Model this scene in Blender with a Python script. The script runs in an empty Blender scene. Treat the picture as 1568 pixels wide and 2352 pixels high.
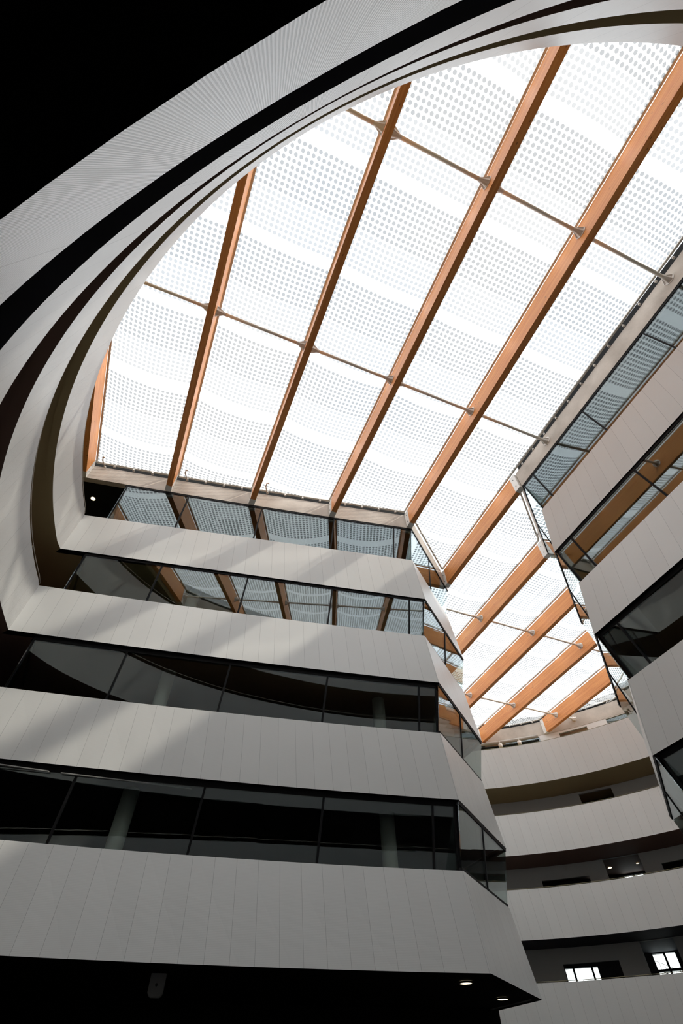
import bpy, bmesh, math, random
from mathutils import Vector, Matrix
from mathutils.geometry import tessellate_polygon
random.seed(7)
S = bpy.context.scene
COL = S.collection
pi = math.pi

# ------------------------------------------------------------------ camera, sky, sun, exposure
cd = bpy.data.cameras.new('camera'); cam = bpy.data.objects.new('camera', cd); COL.objects.link(cam)
cd.sensor_fit = 'HORIZONTAL'; cd.sensor_width = 36.0; cd.lens = 36.0 * 1080 / 1568
cd.clip_start = .02; cd.clip_end = 500
_up = Vector((772 - 784, 339 - 1176, 1080)).normalized()
_fw = (Vector((0, 0, 1)) - _up * _up.z).normalized()
_rt = _fw.cross(_up)
if _rt.x < 0: _rt = -_rt
r, f, u = _rt, _fw, _up
cam.matrix_world = Matrix(((r.x, -r.y, -r.z, 0), (f.x, -f.y, -f.z, 0), (u.x, -u.y, -u.z, 0), (0, 0, 0, 1)))
S.camera = cam
S.view_settings.view_transform = 'Standard'; S.view_settings.look = 'None'
S.view_settings.exposure = 0.93; S.view_settings.gamma = 1.0; S.view_settings.use_curve_mapping = False

w = bpy.data.worlds.new('overcast_sky'); S.world = w; w.use_nodes = True
wn, wl = w.node_tree.nodes, w.node_tree.links
bg = wn['Background']; bg.inputs['Strength'].default_value = 1.22
tc = wn.new('ShaderNodeTexCoord'); nz = wn.new('ShaderNodeTexNoise'); nz.inputs['Scale'].default_value = 2.6; nz.inputs['Detail'].default_value = 3
cr = wn.new('ShaderNodeValToRGB'); cr.color_ramp.elements[0].position = .38; cr.color_ramp.elements[0].color = (.86, .93, 1, 1)
cr.color_ramp.elements[1].position = .6; cr.color_ramp.elements[1].color = (1, .995, .985, 1)
wl.new(tc.outputs['Generated'], nz.inputs['Vector']); wl.new(nz.outputs['Fac'], cr.inputs['Fac']); wl.new(cr.outputs['Color'], bg.inputs['Color'])

sd = bpy.data.lights.new('sun', 'SUN'); sd.energy = 1.8; sd.angle = math.radians(1.6); sd.color = (1, .93, .8)
sun = bpy.data.objects.new('sun', sd); COL.objects.link(sun)
sun.rotation_euler = Vector((.87, -.30, .72)).to_track_quat('Z', 'Y').to_euler()
try:
    S.cycles.transparent_max_bounces = 24; S.cycles.max_bounces = 10; S.cycles.diffuse_bounces = 6
except Exception: pass

# ------------------------------------------------------------------ materials
def newmat(n):
    m = bpy.data.materials.new(n); m.use_nodes = True
    return m, m.node_tree.nodes, m.node_tree.links, m.node_tree.nodes['Principled BSDF']
def plain(n, c, rough=.5, metal=0, spec=.5):
    m, N, L, b = newmat(n)
    b.inputs['Base Color'].default_value = (*c, 1); b.inputs['Roughness'].default_value = rough
    b.inputs['Metallic'].default_value = metal; b.inputs['Specular IOR Level'].default_value = spec
    return m
def math_n(N, L, op, a, b=None, c=None):
    n = N.new('ShaderNodeMath'); n.operation = op
    for i, v in enumerate((a, b, c)):
        if v is None: continue
        if isinstance(v, (int, float)): n.inputs[i].default_value = v
        else: L.new(v, n.inputs[i])
    return n.outputs[0]
def uvxy(N, L):
    t = N.new('ShaderNodeUVMap'); s = N.new('ShaderNodeSeparateXYZ'); L.new(t.outputs['UV'], s.inputs[0])
    return t, s.outputs[0], s.outputs[1]
def mixc(N, L, fac, a, b):
    n = N.new('ShaderNodeMix'); n.data_type = 'RGBA'
    if isinstance(fac, (int, float)): n.inputs[0].default_value = fac
    else: L.new(fac, n.inputs[0])
    for i, v in ((6, a), (7, b)):
        if isinstance(v, tuple): n.inputs[i].default_value = (*v, 1)
        else: L.new(v, n.inputs[i])
    return n.outputs[2]

def cladding(name, base, ribs):
    """metal cladding panels: joints every 0.57 m, fine vertical perforated corrugation; U = metres along, V = height"""
    m, N, L, b = newmat(name)
    t, U, V = uvxy(N, L)
    x = math_n(N, L, 'FRACT', math_n(N, L, 'DIVIDE', U, .57))
    d = math_n(N, L, 'ABSOLUTE', math_n(N, L, 'SUBTRACT', x, .5))
    joint = math_n(N, L, 'GREATER_THAN', d, .5 - .0065)
    idx = math_n(N, L, 'FLOOR', math_n(N, L, 'DIVIDE', U, .57))
    wn_ = N.new('ShaderNodeTexWhiteNoise'); wn_.noise_dimensions = '1D'; L.new(idx, wn_.inputs['W'])
    ns = N.new('ShaderNodeTexNoise'); ns.inputs['Scale'].default_value = .55; ns.inputs['Detail'].default_value = 3
    L.new(t.outputs['UV'], ns.inputs['Vector'])
    vv = math_n(N, L, 'ADD', math_n(N, L, 'MULTIPLY', wn_.outputs[0], .03), math_n(N, L, 'MULTIPLY', ns.outputs['Fac'], .10))
    hsv = N.new('ShaderNodeHueSaturation'); hsv.inputs['Color'].default_value = (*base, 1)
    L.new(math_n(N, L, 'ADD', vv, .93), hsv.inputs['Value'])
    col = hsv.outputs[0]
    if ribs:
        w_ = math_n(N, L, 'SINE', math_n(N, L, 'MULTIPLY', U, 2 * pi / .0165))
        g = N.new('ShaderNodeMapRange'); L.new(w_, g.inputs[0]); g.inputs[1].default_value = -.35; g.inputs[2].default_value = .45
        # round perforations punched in the grooves
        px = math_n(N, L, 'SUBTRACT', math_n(N, L, 'FRACT', math_n(N, L, 'DIVIDE', U, .0165 / 3)), .5)
        py = math_n(N, L, 'SUBTRACT', math_n(N, L, 'FRACT', math_n(N, L, 'DIVIDE', V, .0056)), .5)
        rr = math_n(N, L, 'ADD', math_n(N, L, 'MULTIPLY', px, px), math_n(N, L, 'MULTIPLY', py, py))
        hole = math_n(N, L, 'LESS_THAN', rr, .11)
        groove = math_n(N, L, 'SUBTRACT', 1.0, g.outputs[0])
        col = mixc(N, L, math_n(N, L, 'MULTIPLY', groove, .62), col, (.12, .12, .12))
        col = mixc(N, L, math_n(N, L, 'MULTIPLY', math_n(N, L, 'MULTIPLY', groove, hole), .6), col, (.02, .02, .02))
        bp = N.new('ShaderNodeBump'); bp.inputs['Strength'].default_value = .25; bp.inputs['Distance'].default_value = .002
        L.new(w_, bp.inputs['Height']); L.new(bp.outputs[0], b.inputs['Normal'])
    else:
        w_ = math_n(N, L, 'SINE', math_n(N, L, 'MULTIPLY', V, 2 * pi / .03))
        bp = N.new('ShaderNodeBump'); bp.inputs['Strength'].default_value = .05; bp.inputs['Distance'].default_value = .003
        L.new(w_, bp.inputs['Height']); L.new(bp.outputs[0], b.inputs['Normal'])
    col = mixc(N, L, math_n(N, L, 'MULTIPLY', joint, .5), col, (.05, .05, .05))
    L.new(col, b.inputs['Base Color']); b.inputs['Roughness'].default_value = .40 if ribs else .34
    b.inputs['Specular IOR Level'].default_value = .42 if ribs else .55
    return m
M = {}
M['panel'] = cladding('white_cladding_panels', (.78, .785, .765), False)
M['ribbed'] = cladding('ribbed_perforated_cladding', (.88, .885, .88), True)
M['back'] = plain('parapet_back_lining', (.35, .34, .32), .7)
M['black'] = plain('black_window_frame', (.007, .007, .008), .6, 0, .2)
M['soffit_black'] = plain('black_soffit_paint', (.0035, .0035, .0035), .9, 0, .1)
M['steel'] = plain('galvanised_grey_paint', (.50, .47, .42), .4)
M['rod'] = plain('pale_rod_paint', (.86, .82, .74), .4)
M['white_steel'] = plain('off_white_steel_paint', (.78, .75, .71), .4)
M['bolt'] = plain('dark_bolt_steel', (.05, .05, .05), .4, .6)
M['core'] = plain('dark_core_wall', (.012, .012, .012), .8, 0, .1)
M['floor'] = plain('dark_stone_floor', (.07, .07, .07), .5)
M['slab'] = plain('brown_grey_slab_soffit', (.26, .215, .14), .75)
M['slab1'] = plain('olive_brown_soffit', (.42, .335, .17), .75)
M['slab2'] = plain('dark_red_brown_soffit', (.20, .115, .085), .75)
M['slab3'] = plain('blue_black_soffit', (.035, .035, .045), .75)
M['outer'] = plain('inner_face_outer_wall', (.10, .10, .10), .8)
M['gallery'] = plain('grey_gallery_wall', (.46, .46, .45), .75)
M['white_wall'] = plain('white_bulkhead_paint', (.72, .70, .68), .6)
M['column'] = plain('pale_column_plaster', (.82, .83, .78), .6)
M['rail'] = plain('thin_metal_rail', (.22, .20, .12), .35, .6)
M['duct'] = plain('grey_duct', (.40, .37, .33), .5, .2)
M['speaker'] = plain('pale_grey_housing', (.30, .30, .29), .5)

def concrete():
    m, N, L, b = newmat('cast_concrete')
    t = N.new('ShaderNodeTexCoord')
    n1 = N.new('ShaderNodeTexNoise'); n1.inputs['Scale'].default_value = .9; n1.inputs['Detail'].default_value = 6
    L.new(t.outputs['Object'], n1.inputs['Vector'])
    n2 = N.new('ShaderNodeTexNoise'); n2.inputs['Scale'].default_value = 14; L.new(t.outputs['Object'], n2.inputs['Vector'])
    r1 = N.new('ShaderNodeValToRGB'); r1.color_ramp.elements[0].position = .3; r1.color_ramp.elements[0].color = (.40, .35, .30, 1)
    r1.color_ramp.elements[1].position = .7; r1.color_ramp.elements[1].color = (.60, .54, .475, 1)
    L.new(math_n(N, L, 'ADD', n1.outputs['Fac'], math_n(N, L, 'MULTIPLY', math_n(N, L, 'SUBTRACT', n2.outputs['Fac'], .5), .15)), r1.inputs[0])
    L.new(r1.outputs[0], b.inputs['Base Color']); b.inputs['Roughness'].default_value = .75
    bp = N.new('ShaderNodeBump'); bp.inputs['Strength'].default_value = .2; L.new(n2.outputs['Fac'], bp.inputs['Height']); L.new(bp.outputs[0], b.inputs['Normal'])
    return m
M['concrete'] = concrete()
def wood():
    m, N, L, b = newmat('glued_larch_timber')
    t, U, V = uvxy(N, L)
    cx = N.new('ShaderNodeCombineXYZ'); L.new(math_n(N, L, 'MULTIPLY', U, .55), cx.inputs[0]); L.new(math_n(N, L, 'MULTIPLY', V, 9.0), cx.inputs[1])
    n1 = N.new('ShaderNodeTexNoise'); n1.inputs['Scale'].default_value = 1.6; n1.inputs['Detail'].default_value = 5; n1.inputs['Distortion'].default_value = .6
    L.new(cx.outputs[0], n1.inputs['Vector'])
    lam = math_n(N, L, 'FLOOR', math_n(N, L, 'DIVIDE', V, .045))
    seg = math_n(N, L, 'FLOOR', math_n(N, L, 'ADD', math_n(N, L, 'DIVIDE', U, 2.3), math_n(N, L, 'MULTIPLY', lam, .37)))
    wnz = N.new('ShaderNodeTexWhiteNoise'); wnz.noise_dimensions = '2D'; c2 = N.new('ShaderNodeCombineXYZ'); L.new(lam, c2.inputs[0]); L.new(seg, c2.inputs[1]); L.new(c2.outputs[0], wnz.inputs['Vector'])
    fac = math_n(N, L, 'ADD', math_n(N, L, 'MULTIPLY', n1.outputs['Fac'], .7), math_n(N, L, 'MULTIPLY', wnz.outputs[0], .3))
    r1 = N.new('ShaderNodeValToRGB'); r1.color_ramp.elements[0].position = .3; r1.color_ramp.elements[0].color = (.62, .21, .05, 1)
    r1.color_ramp.elements[1].position = .75; r1.color_ramp.elements[1].color = (.78, .335, .095, 1); L.new(fac, r1.inputs[0])
    v = N.new('ShaderNodeTexVoronoi'); v.inputs['Scale'].default_value = 1.0
    c3 = N.new('ShaderNodeCombineXYZ'); L.new(math_n(N, L, 'MULTIPLY', U, 1.9), c3.inputs[0]); L.new(math_n(N, L, 'MULTIPLY', V, 5.0), c3.inputs[1]); L.new(c3.outputs[0], v.inputs['Vector'])
    knot = math_n(N, L, 'LESS_THAN', v.outputs['Distance'], .085)
    col = mixc(N, L, math_n(N, L, 'MULTIPLY', knot, .75), r1.outputs[0], (.16, .05, .015))
    L.new(col, b.inputs['Base Color']); b.inputs['Roughness'].default_value = .5
    return m
M['wood'] = wood()
def glass(name, tint, f0):
    m, N, L, b = newmat(name); N.remove(b)
    o = N['Material Output']
    tr = N.new('ShaderNodeBsdfTransparent'); tr.inputs[0].default_value = (*tint, 1)
    gl = N.new('ShaderNodeBsdfGlossy'); gl.inputs['Roughness'].default_value = 0.0; gl.inputs[0].default_value = (.86, .93, .96, 1)
    g = N.new('ShaderNodeNewGeometry'); d = N.new('ShaderNodeVectorMath'); d.operation = 'DOT_PRODUCT'
    L.new(g.outputs['Incoming'], d.inputs[0]); L.new(g.outputs['Normal'], d.inputs[1])
    c = math_n(N, L, 'ABSOLUTE', d.outputs['Value'])
    fr = math_n(N, L, 'ADD', math_n(N, L, 'MULTIPLY', math_n(N, L, 'POWER', math_n(N, L, 'SUBTRACT', 1.0, c), 5.0), 1 - f0), f0)
    mx = N.new('ShaderNodeMixShader'); L.new(fr, mx.inputs[0]); L.new(tr.outputs[0], mx.inputs[1]); L.new(gl.outputs[0], mx.inputs[2])
    L.new(mx.outputs[0], o.inputs['Surface'])
    return m
M['glass'] = glass('tinted_facade_glass', (.80, .84, .82), .10)
M['clear'] = glass('clear_window_glass', (.93, .97, .96), .04)
def foil(name, dots):
    m, N, L, b = newmat(name); N.remove(b); o = N['Material Output']
    if dots:
        t, U, V = uvxy(N, L)    # U = metres across the bay, V = metres along the beams
        px = math_n(N, L, 'SUBTRACT', math_n(N, L, 'FRACT', math_n(N, L, 'DIVIDE', U, .1885)), .5)
        py = math_n(N, L, 'SUBTRACT', math_n(N, L, 'FRACT', math_n(N, L, 'DIVIDE', V, .1885)), .5)
        rr = math_n(N, L, 'ADD', math_n(N, L, 'MULTIPLY', px, px), math_n(N, L, 'MULTIPLY', py, py))
        dot = math_n(N, L, 'LESS_THAN', rr, .128)
        row = math_n(N, L, 'MULTIPLY', math_n(N, L, 'FLOOR', math_n(N, L, 'DIVIDE', V, .1885)), .1885)
        z = math_n(N, L, 'MODULO', math_n(N, L, 'ADD', row, 350 + .02), 3.5)
        strong = math_n(N, L, 'LESS_THAN', z, 1.68)
        some = math_n(N, L, 'LESS_THAN', z, 3.10)
        amt = math_n(N, L, 'ADD', math_n(N, L, 'MULTIPLY', strong, .12), math_n(N, L, 'MULTIPLY', some, .88))
        amt = math_n(N, L, 'ADD', math_n(N, L, 'MULTIPLY', strong, .10), math_n(N, L, 'MULTIPLY', some, .90))
        col = mixc(N, L, math_n(N, L, 'MULTIPLY', dot, amt), (.985, .985, .985), (.28, .285, .29))
    tr = N.new('ShaderNodeBsdfTransparent'); tl = N.new('ShaderNodeBsdfTranslucent')
    for s_ in (tr, tl):
        if dots: L.new(col, s_.inputs[0])
        else: s_.inputs[0].default_value = (.97, .975, .98, 1)
    mx = N.new('ShaderNodeMixShader'); mx.inputs[0].default_value = .22
    L.new(tr.outputs[0], mx.inputs[1]); L.new(tl.outputs[0], mx.inputs[2]); L.new(mx.outputs[0], o.inputs['Surface'])
    return m
M['foil'] = foil('printed_cushion_foil', True)
M['foil_top'] = foil('clear_cushion_foil', False)
def emit(n, c, s_):
    m, N, L, b = newmat(n); b.inputs['Emission Color'].default_value = (*c, 1); b.inputs['Emission Strength'].default_value = s_
    b.inputs['Base Color'].default_value = (.8, .8, .8, 1); return m
M['lamp'] = emit('warm_downlight_lens', (1, .82, .5), 1.6)

# ------------------------------------------------------------------ helpers
def tag(o, label=None, cat=None, group=None, kind=None):
    if label: o['label'] = label
    if cat: o['category'] = cat
    if group: o['group'] = group
    if kind: o['kind'] = kind
    return o
def empty(name, loc, label, cat, group=None, kind=None):
    o = bpy.data.objects.new(name, None); COL.objects.link(o); o.location = loc; o.empty_display_size = .3
    return tag(o, label, cat, group, kind)
def mesh(name, verts, faces, mat, parent=None, uvs=None, smooth=False, mats=None, midx=None):
    me = bpy.data.meshes.new(name); me.from_pydata([tuple(v) for v in verts], [], faces)
    if uvs:
        uv = me.uv_layers.new(name='UVMap')
        for p in me.polygons:
            for li, vi in zip(p.loop_indices, p.vertices): uv.data[li].uv = uvs[p.index][list(p.vertices).index(vi)]
    for mm in (mats or [mat]): me.materials.append(mm)
    if midx:
        for p in me.polygons: p.material_index = midx[p.index]
    for p in me.polygons: p.use_smooth = smooth
    me.validate(); me.update()
    o = bpy.data.objects.new(name, me); COL.objects.link(o)
    if parent is not None:
        o.parent = parent; o.location = -Vector(parent.location)
    return o
class MB:
    def __init__(s): s.v = []; s.f = []
    def add(s, v, f):
        k = len(s.v); s.v += [Vector(x) for x in v]; s.f += [tuple(i + k for i in q) for q in f]
    def box8(s, p):   # 4 bottom + 4 top
        s.add(p, [(3, 2, 1, 0), (4, 5, 6, 7), (0, 1, 5, 4), (1, 2, 6, 5), (2, 3, 7, 6), (3, 0, 4, 7)])
    def box(s, c, ax, ay, az):   # centre and half axes
        c, ax, ay, az = map(Vector, (c, ax, ay, az))
        s.box8([c - ax - ay - az, c + ax - ay - az, c + ax + ay - az, c - ax + ay - az, c - ax - ay + az, c + ax - ay + az, c + ax + ay + az, c - ax + ay + az])
    def tube(s, pts, rad, n=10, cap=True):
        pts = [Vector(p) for p in pts]; rads = rad if isinstance(rad, (list, tuple)) else [rad] * len(pts)
        ring = []
        prev = None
        for i, p in enumerate(pts):
            a = pts[max(i - 1, 0)]; b = pts[min(i + 1, len(pts) - 1)]; t = (b - a).normalized()
            if prev is None:
                x = t.cross(Vector((0, 0, 1)));
                if x.length < .05: x = t.cross(Vector((1, 0, 0)))
                x.normalize()
            else: x = (prev - t * prev.dot(t)).normalized()
            prev = x; y = t.cross(x)
            ring.append([p + (x * math.cos(2 * pi * j / n) + y * math.sin(2 * pi * j / n)) * rads[i] for j in range(n)])
        v = [q for r_ in ring for q in r_]; f_ = []
        for i in range(len(pts) - 1):
            for j in range(n):
                f_.append((i * n + j, i * n + (j + 1) % n, (i + 1) * n + (j + 1) % n, (i + 1) * n + j))
        if cap: f_ += [tuple(range(n))[::-1], tuple(range((len(pts) - 1) * n, len(pts) * n))]
        s.add(v, f_)
    def build(s, name, mat, parent=None, smooth=False): return mesh(name, s.v, s.f, mat, parent, smooth=smooth)

C0 = Vector((6.7, 16.42))
def V2(a): return Vector((a[0], a[1]))
def pol(R, deg): return C0 + Vector((math.cos(math.radians(deg)), math.sin(math.radians(deg)))) * R
def ang(p): return math.degrees(math.atan2(p[1] - C0.y, p[0] - C0.x)) % 360
def line_circle(p, d, R):
    p = V2(p); d = V2(d).normalized(); q = p - C0; b = q.dot(d); c = q.dot(q) - R * R
    return p + d * (-b + math.sqrt(b * b - c))

# ------------------------------------------------------------------ plan of the atrium, level by level
ZB = {1: 14.13, 2: 10.13, 3: 6.13, 4: 2.13}
ZT = {k: v + 2.07 for k, v in ZB.items()}
ZTF = {1: 16.62, 2: 12.4, 3: 8.42, 4: 4.38}      # tops of the far gallery parapets
ZC = 18.95      # underside of the roof edge beams
RDRUM = {'1t': 18.33, '1b': 18.41, '2t': 18.3, '2b': 18.29, '3t': 18.2, '3b': 18.17, '4t': 18.12, '4b': 18.08}
RFAR = {'1t': 19.3, '1b': 19.63, '2t': 19.6, '2b': 19.64, '3t': 19.7, '3b': 19.75, '4t': 19.65, '4b': 19.7}
SQ = {'1t': (0, .206, 15.512), '1b': (0, .222, 15.926), '2t': (-.002, .197, 15.997), '2b': (-.002, .206, 16.138),
      '3t': (-.003, .19, 16.155), '3b': (-.004, .193, 16.311), '4t': (-.007, .163, 15.959), '4b': (-.008, .174, 15.906)}
KX = {'1t': -11.19, '1b': -11.31, '2t': -11.23, '2b': -11.21, '3t': -11.13, '3b': -11.08, '4t': -10.94, '4b': -10.8}
CL = {'1t': (3.33, 15.52), '1b': (3.67, 15.92), '2t': (3.37, 16.0), '2b': (3.62, 16.13), '3t': (3.33, 16.15), '3b': (3.57, 16.30), '4t': (3.25, 15.96), '4b': (3.47, 15.91)}
QL = {'1t': (5.5, 19.6), '1b': (6.06, 20.48), '2t': (5.59, 20.18), '2b': (6.04, 20.76), '3t': (5.49, 20.15), '3b': (5.97, 20.77), '4t': (5.34, 19.87), '4b': (5.82, 20.3)}
CR = {'1t': (8.73, 12.6), '1b': (8.68, 13.18), '2t': (8.84, 13.0), '2b': (8.63, 13.35), '3t': (8.74, 13.09), '3b': (8.57, 13.51), '4t': (8.70, 13.0), '4b': (8.5, 13.5)}
QR = {'1t': (10.98, 17.0), '1b': (11.15, 17.77), '2t': (11.0, 17.2), '2b': (11.09, 17.97), '3t': (10.81, 17.09), '3b': (10.9, 17.95), '4t': (10.7, 17.0), '4b': (10.85, 17.9)}
DB = Vector((.384, -.923)).normalized()       # direction of the roof beams
TL = -DB; TR = Vector((.98, .19)).normalized()
# the top drum parapet is not a perfect circle: radius as a cubic of the angle
RCUB = {'1t': (.0489, -.0283, .0314, 18.3404), '1b': (.0594, .0661, -.0874, 18.3768), '2t': (.0374, -.0075, -.0117, 18.3093)}
def rdrum(key, a):
    if key not in RCUB: return RDRUM[key]
    x = max(-1.0, min(1.1, (a - 230) / 40)); q = RCUB[key]
    return ((q[0] * x + q[1]) * x + q[2]) * x + q[3]
SEG = ('far', 'tl', 'e', 's', 'drum', 'r', 'rs', 'tr')
def raw(key):
    rf, rd = RFAR[key], RDRUM[key]
    tl_end = line_circle(QL[key], TL, rf); tr_end = line_circle(QR[key], TR, rf)
    a0, a1 = ang(tr_end), ang(tl_end); n = 64
    far = [pol(rf, a0 + (a1 - a0) * i / n) for i in range(n + 1)]
    a, b, c = SQ[key]; K = KX[key]; C = V2(CL[key]); xs = [C.x + (K - C.x) * i / 12 for i in range(13)]
    s = [Vector((x, a * (x - C.x) ** 2 + b * (x - C.x) + c)) for x in xs]; s[0] = C
    kpt = s[-1]
    rend = line_circle(CR[key], DB, rd)
    d0, d1 = ang(kpt), ang(rend)
    if d1 < d0: d1 += 360
    n = 90; drum = [pol(rdrum(key, d0 + (d1 - d0) * i / n), d0 + (d1 - d0) * i / n) for i in range(n + 1)]; drum[0] = kpt; drum[-1] = rend
    def lin(p, q, n): p, q = V2(p), V2(q); return [p + (q - p) * i / n for i in range(n + 1)]
    return {'far': far, 'tl': lin(far[-1], QL[key], 8), 'e': lin(QL[key], C, 4), 's': s, 'drum': drum,
            'r': lin(rend, CR[key], 8), 'rs': lin(CR[key], QR[key], 4), 'tr': lin(QR[key], far[0], 8)}
def rn(d): return Vector((d.y, -d.x))         # right-hand normal = away from the atrium
def offset(segs, off, names=None):
    names = names or [n for n in SEG if n in segs]
    chain = []; own = []
    for n in names:
        p = segs[n]
        own.append((n, len(chain), len(p))); chain += p[:-1]
    N = len(chain); out = []
    for i in range(N):
        a, b, c = chain[i - 1], chain[i], chain[(i + 1) % N]
        n1, n2 = rn((b - a).normalized()), rn((c - b).normalized()); m = (n1 + n2)
        m = m / max(m.dot(n1), .25) if m.length > 1e-4 else n1
        if m.length > 1.9: m = m.normalized() * 1.9
        out.append(b + m * off)
    return {n: [out[(s0 + j) % N] for j in range(L_)] for n, s0, L_ in own}
OUT = {k: raw(k) for k in RDRUM}

def tess(loops, z, up):
    vs = [Vector((p.x, p.y, z)) for l in loops for p in l]
    tris = tessellate_polygon([[Vector((p.x, p.y, 0)) for p in l] for l in loops])
    fs = []
    for t in tris:
        a, b, c = (vs[i] for i in t)
        nz_ = (b - a).cross(c - a).z
        fs.append(tuple(t) if (nz_ > 0) == up else tuple(reversed(t)))
    return vs, fs
def slab(name, loops, z0, z1, mat, **kw):
    v0, f0 = tess(loops, z0, False); v1, f1 = tess(loops, z1, True); n = len(v0)
    vs = v0 + v1; fs = f0 + [tuple(i + n for i in t) for t in f1]; k = 0
    for l in loops:
        m = len(l)
        for i in range(m): fs.append((k + i, k + (i + 1) % m, k + (i + 1) % m + n, k + i + n))
        k += m
    return tag(mesh(name, vs, fs, mat), kind='structure', **kw)
def closed(segs): return [p for n in SEG if n in segs for p in segs[n][:-1]]
def ring(R, n=120): return [pol(R, 360 * i / n) for i in range(n)]

# ------------------------------------------------------------------ setting: ground, slabs, roof slab, walls
ROUT = 26.5
fl = slab('floor', [ring(ROUT)], -1.9, -1.6, M['floor'])
for k in (4, 3, 2, 1):
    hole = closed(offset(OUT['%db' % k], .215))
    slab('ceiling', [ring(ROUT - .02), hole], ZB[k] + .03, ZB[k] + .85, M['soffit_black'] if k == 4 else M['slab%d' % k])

# roof opening
W0 = Vector((-12.64, 12.27)); B0D = Vector((.398, -.917)).normalized()
CZ, QZ, CRZ, QRZ = Vector((3.67, 15.85)), Vector((6.19, 20.65)), Vector((8.87, 13.22)), Vector((11.3, 17.8))
RR = 23.4
def lin2(p, q, n=1): return [p + (q - p) * i / n for i in range(n + 1)]
tlz = line_circle(QZ, TL, RR); trz = line_circle(QRZ, TR, RR); wz = line_circle(W0, B0D, RR); rz = line_circle(CRZ, DB, RR)
def arcpts(R, a0, a1, n):
    if a1 < a0: a1 += 360
    return [pol(R, a0 + (a1 - a0) * i / n) for i in range(n + 1)]
far_z = arcpts(RR, ang(trz), ang(tlz), 60); drum_z = arcpts(RR, ang(wz), ang(rz), 30)
SW = W0
s_z = [CZ + (SW - CZ) * t + Vector((0, .10 * 4 * t * (1 - t))) for t in [i / 10 for i in range(11)]]
ROOF = {'far': far_z, 'tl': lin2(tlz, QZ, 2), 'e': lin2(QZ, CZ, 2), 's': s_z, 'b0': lin2(SW, wz, 2), 'drum': drum_z, 'r': lin2(rz, CRZ, 2), 'rs': lin2(CRZ, QRZ, 2), 'tr': lin2(QRZ, trz, 2)}
RN = ['far', 'tl', 'e', 's', 'b0', 'drum', 'r', 'rs', 'tr']
ROPEN = [p for n in RN for p in ROOF[n][:-1]]
rf_off = offset(ROOF, .27, RN)
roofhole = [p for n in RN for p in rf_off[n][:-1]]
slab('ceiling', [ring(ROUT + .4), roofhole], ZC + .03, 20.75, M['core'])
rin = offset(ROOF, .26, RN)
RL = {'far': ('wall_back', 'curved grey concrete roof edge beam at the far end above the round galleries'),
      'tl': ('wall_inner', 'concrete roof edge beam hidden behind the left glazed block'),
      'e': ('wall_inner', 'narrow strip of concrete roof edge on the short side of the left block'),
      's': ('wall_left', 'long warm grey concrete roof edge beam above the left block top windows'),
      'drum': ('wall_front', 'curved concrete roof edge beam above the round drum galleries'),
      'r': ('wall_right', 'grey concrete roof edge beam sloping up the right edge above the right block windows'),
      'rs': ('wall_inner', 'concrete roof edge on the short side of the right block'),
      'tr': ('wall_inner', 'concrete roof edge hidden behind the right block'),
      'b0': ('wall_inner', 'concrete roof edge beside the leftmost timber beam')}
for n in RN:
    o_, i_ = ROOF[n], rin[n]; m = MB(); k = len(o_)
    v = [Vector((p.x, p.y, ZC)) for p in o_] + [Vector((p.x, p.y, 20.0)) for p in o_] + [Vector((p.x, p.y, 20.0)) for p in i_] + [Vector((p.x, p.y, ZC)) for p in i_]
    fs = []
    for i in range(k - 1):
        for a in range(4):
            b_ = (a + 1) % 4; fs.append((a * k + i, b_ * k + i, b_ * k + i + 1, a * k + i + 1))
    fs += [(0, 3 * k, 2 * k, k), (k - 1, 2 * k - 1, 3 * k - 1, 4 * k - 1)]
    o = mesh(RL[n][0], v, fs, M['concrete']); tag(o, RL[n][1], kind='structure')

def arc_wall(name, R, a0, a1, z0, z1, openings, mat, th=.18, step=1.0, **kw):
    """curved wall of radius R between angles a0..a1, openings = (angle0, angle1, z0, z1)"""
    A = sorted(set([a0, a1] + [a0 + (a1 - a0) * i / max(1, int((a1 - a0) / step)) for i in range(int((a1 - a0) / step) + 1)] + [x for o_ in openings for x in o_[:2]]))
    Z = sorted(set([z0, z1] + [x for o_ in openings for x in o_[2:]]))
    A = [a for i, a in enumerate(A) if i == 0 or a - A[i - 1] > 1e-5]
    solid = lambda i, j: 0 <= i < len(A) - 1 and 0 <= j < len(Z) - 1 and not any(o_[0] < (A[i] + A[i + 1]) / 2 < o_[1] and o_[2] < (Z[j] + Z[j + 1]) / 2 < o_[3] for o_ in openings)
    vs, fs, idx = [], [], {}
    def vid(i, j, s_):
        k = (i, j, s_)
        if k not in idx:
            p = pol(R + s_ * th, A[i]); idx[k] = len(vs); vs.append((p.x, p.y, Z[j]))
        return idx[k]
    for i in range(len(A) - 1):
        for j in range(len(Z) - 1):
            if not solid(i, j): continue
            fs.append((vid(i, j, 0), vid(i, j + 1, 0), vid(i + 1, j + 1, 0), vid(i + 1, j, 0)))
            fs.append((vid(i, j, 1), vid(i + 1, j, 1), vid(i + 1, j + 1, 1), vid(i, j + 1, 1)))
            if not solid(i - 1, j): fs.append((vid(i, j, 0), vid(i, j, 1), vid(i, j + 1, 1), vid(i, j + 1, 0)))
            if not solid(i + 1, j): fs.append((vid(i + 1, j, 0), vid(i + 1, j + 1, 0), vid(i + 1, j + 1, 1), vid(i + 1, j, 1)))
            if not solid(i, j - 1): fs.append((vid(i, j, 0), vid(i + 1, j, 0), vid(i + 1, j, 1), vid(i, j, 1)))
            if not solid(i, j + 1): fs.append((vid(i, j + 1, 0), vid(i, j + 1, 1), vid(i + 1, j + 1, 1), vid(i + 1, j + 1, 0)))
    return mesh(name, vs, fs, mat, **kw)
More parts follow.
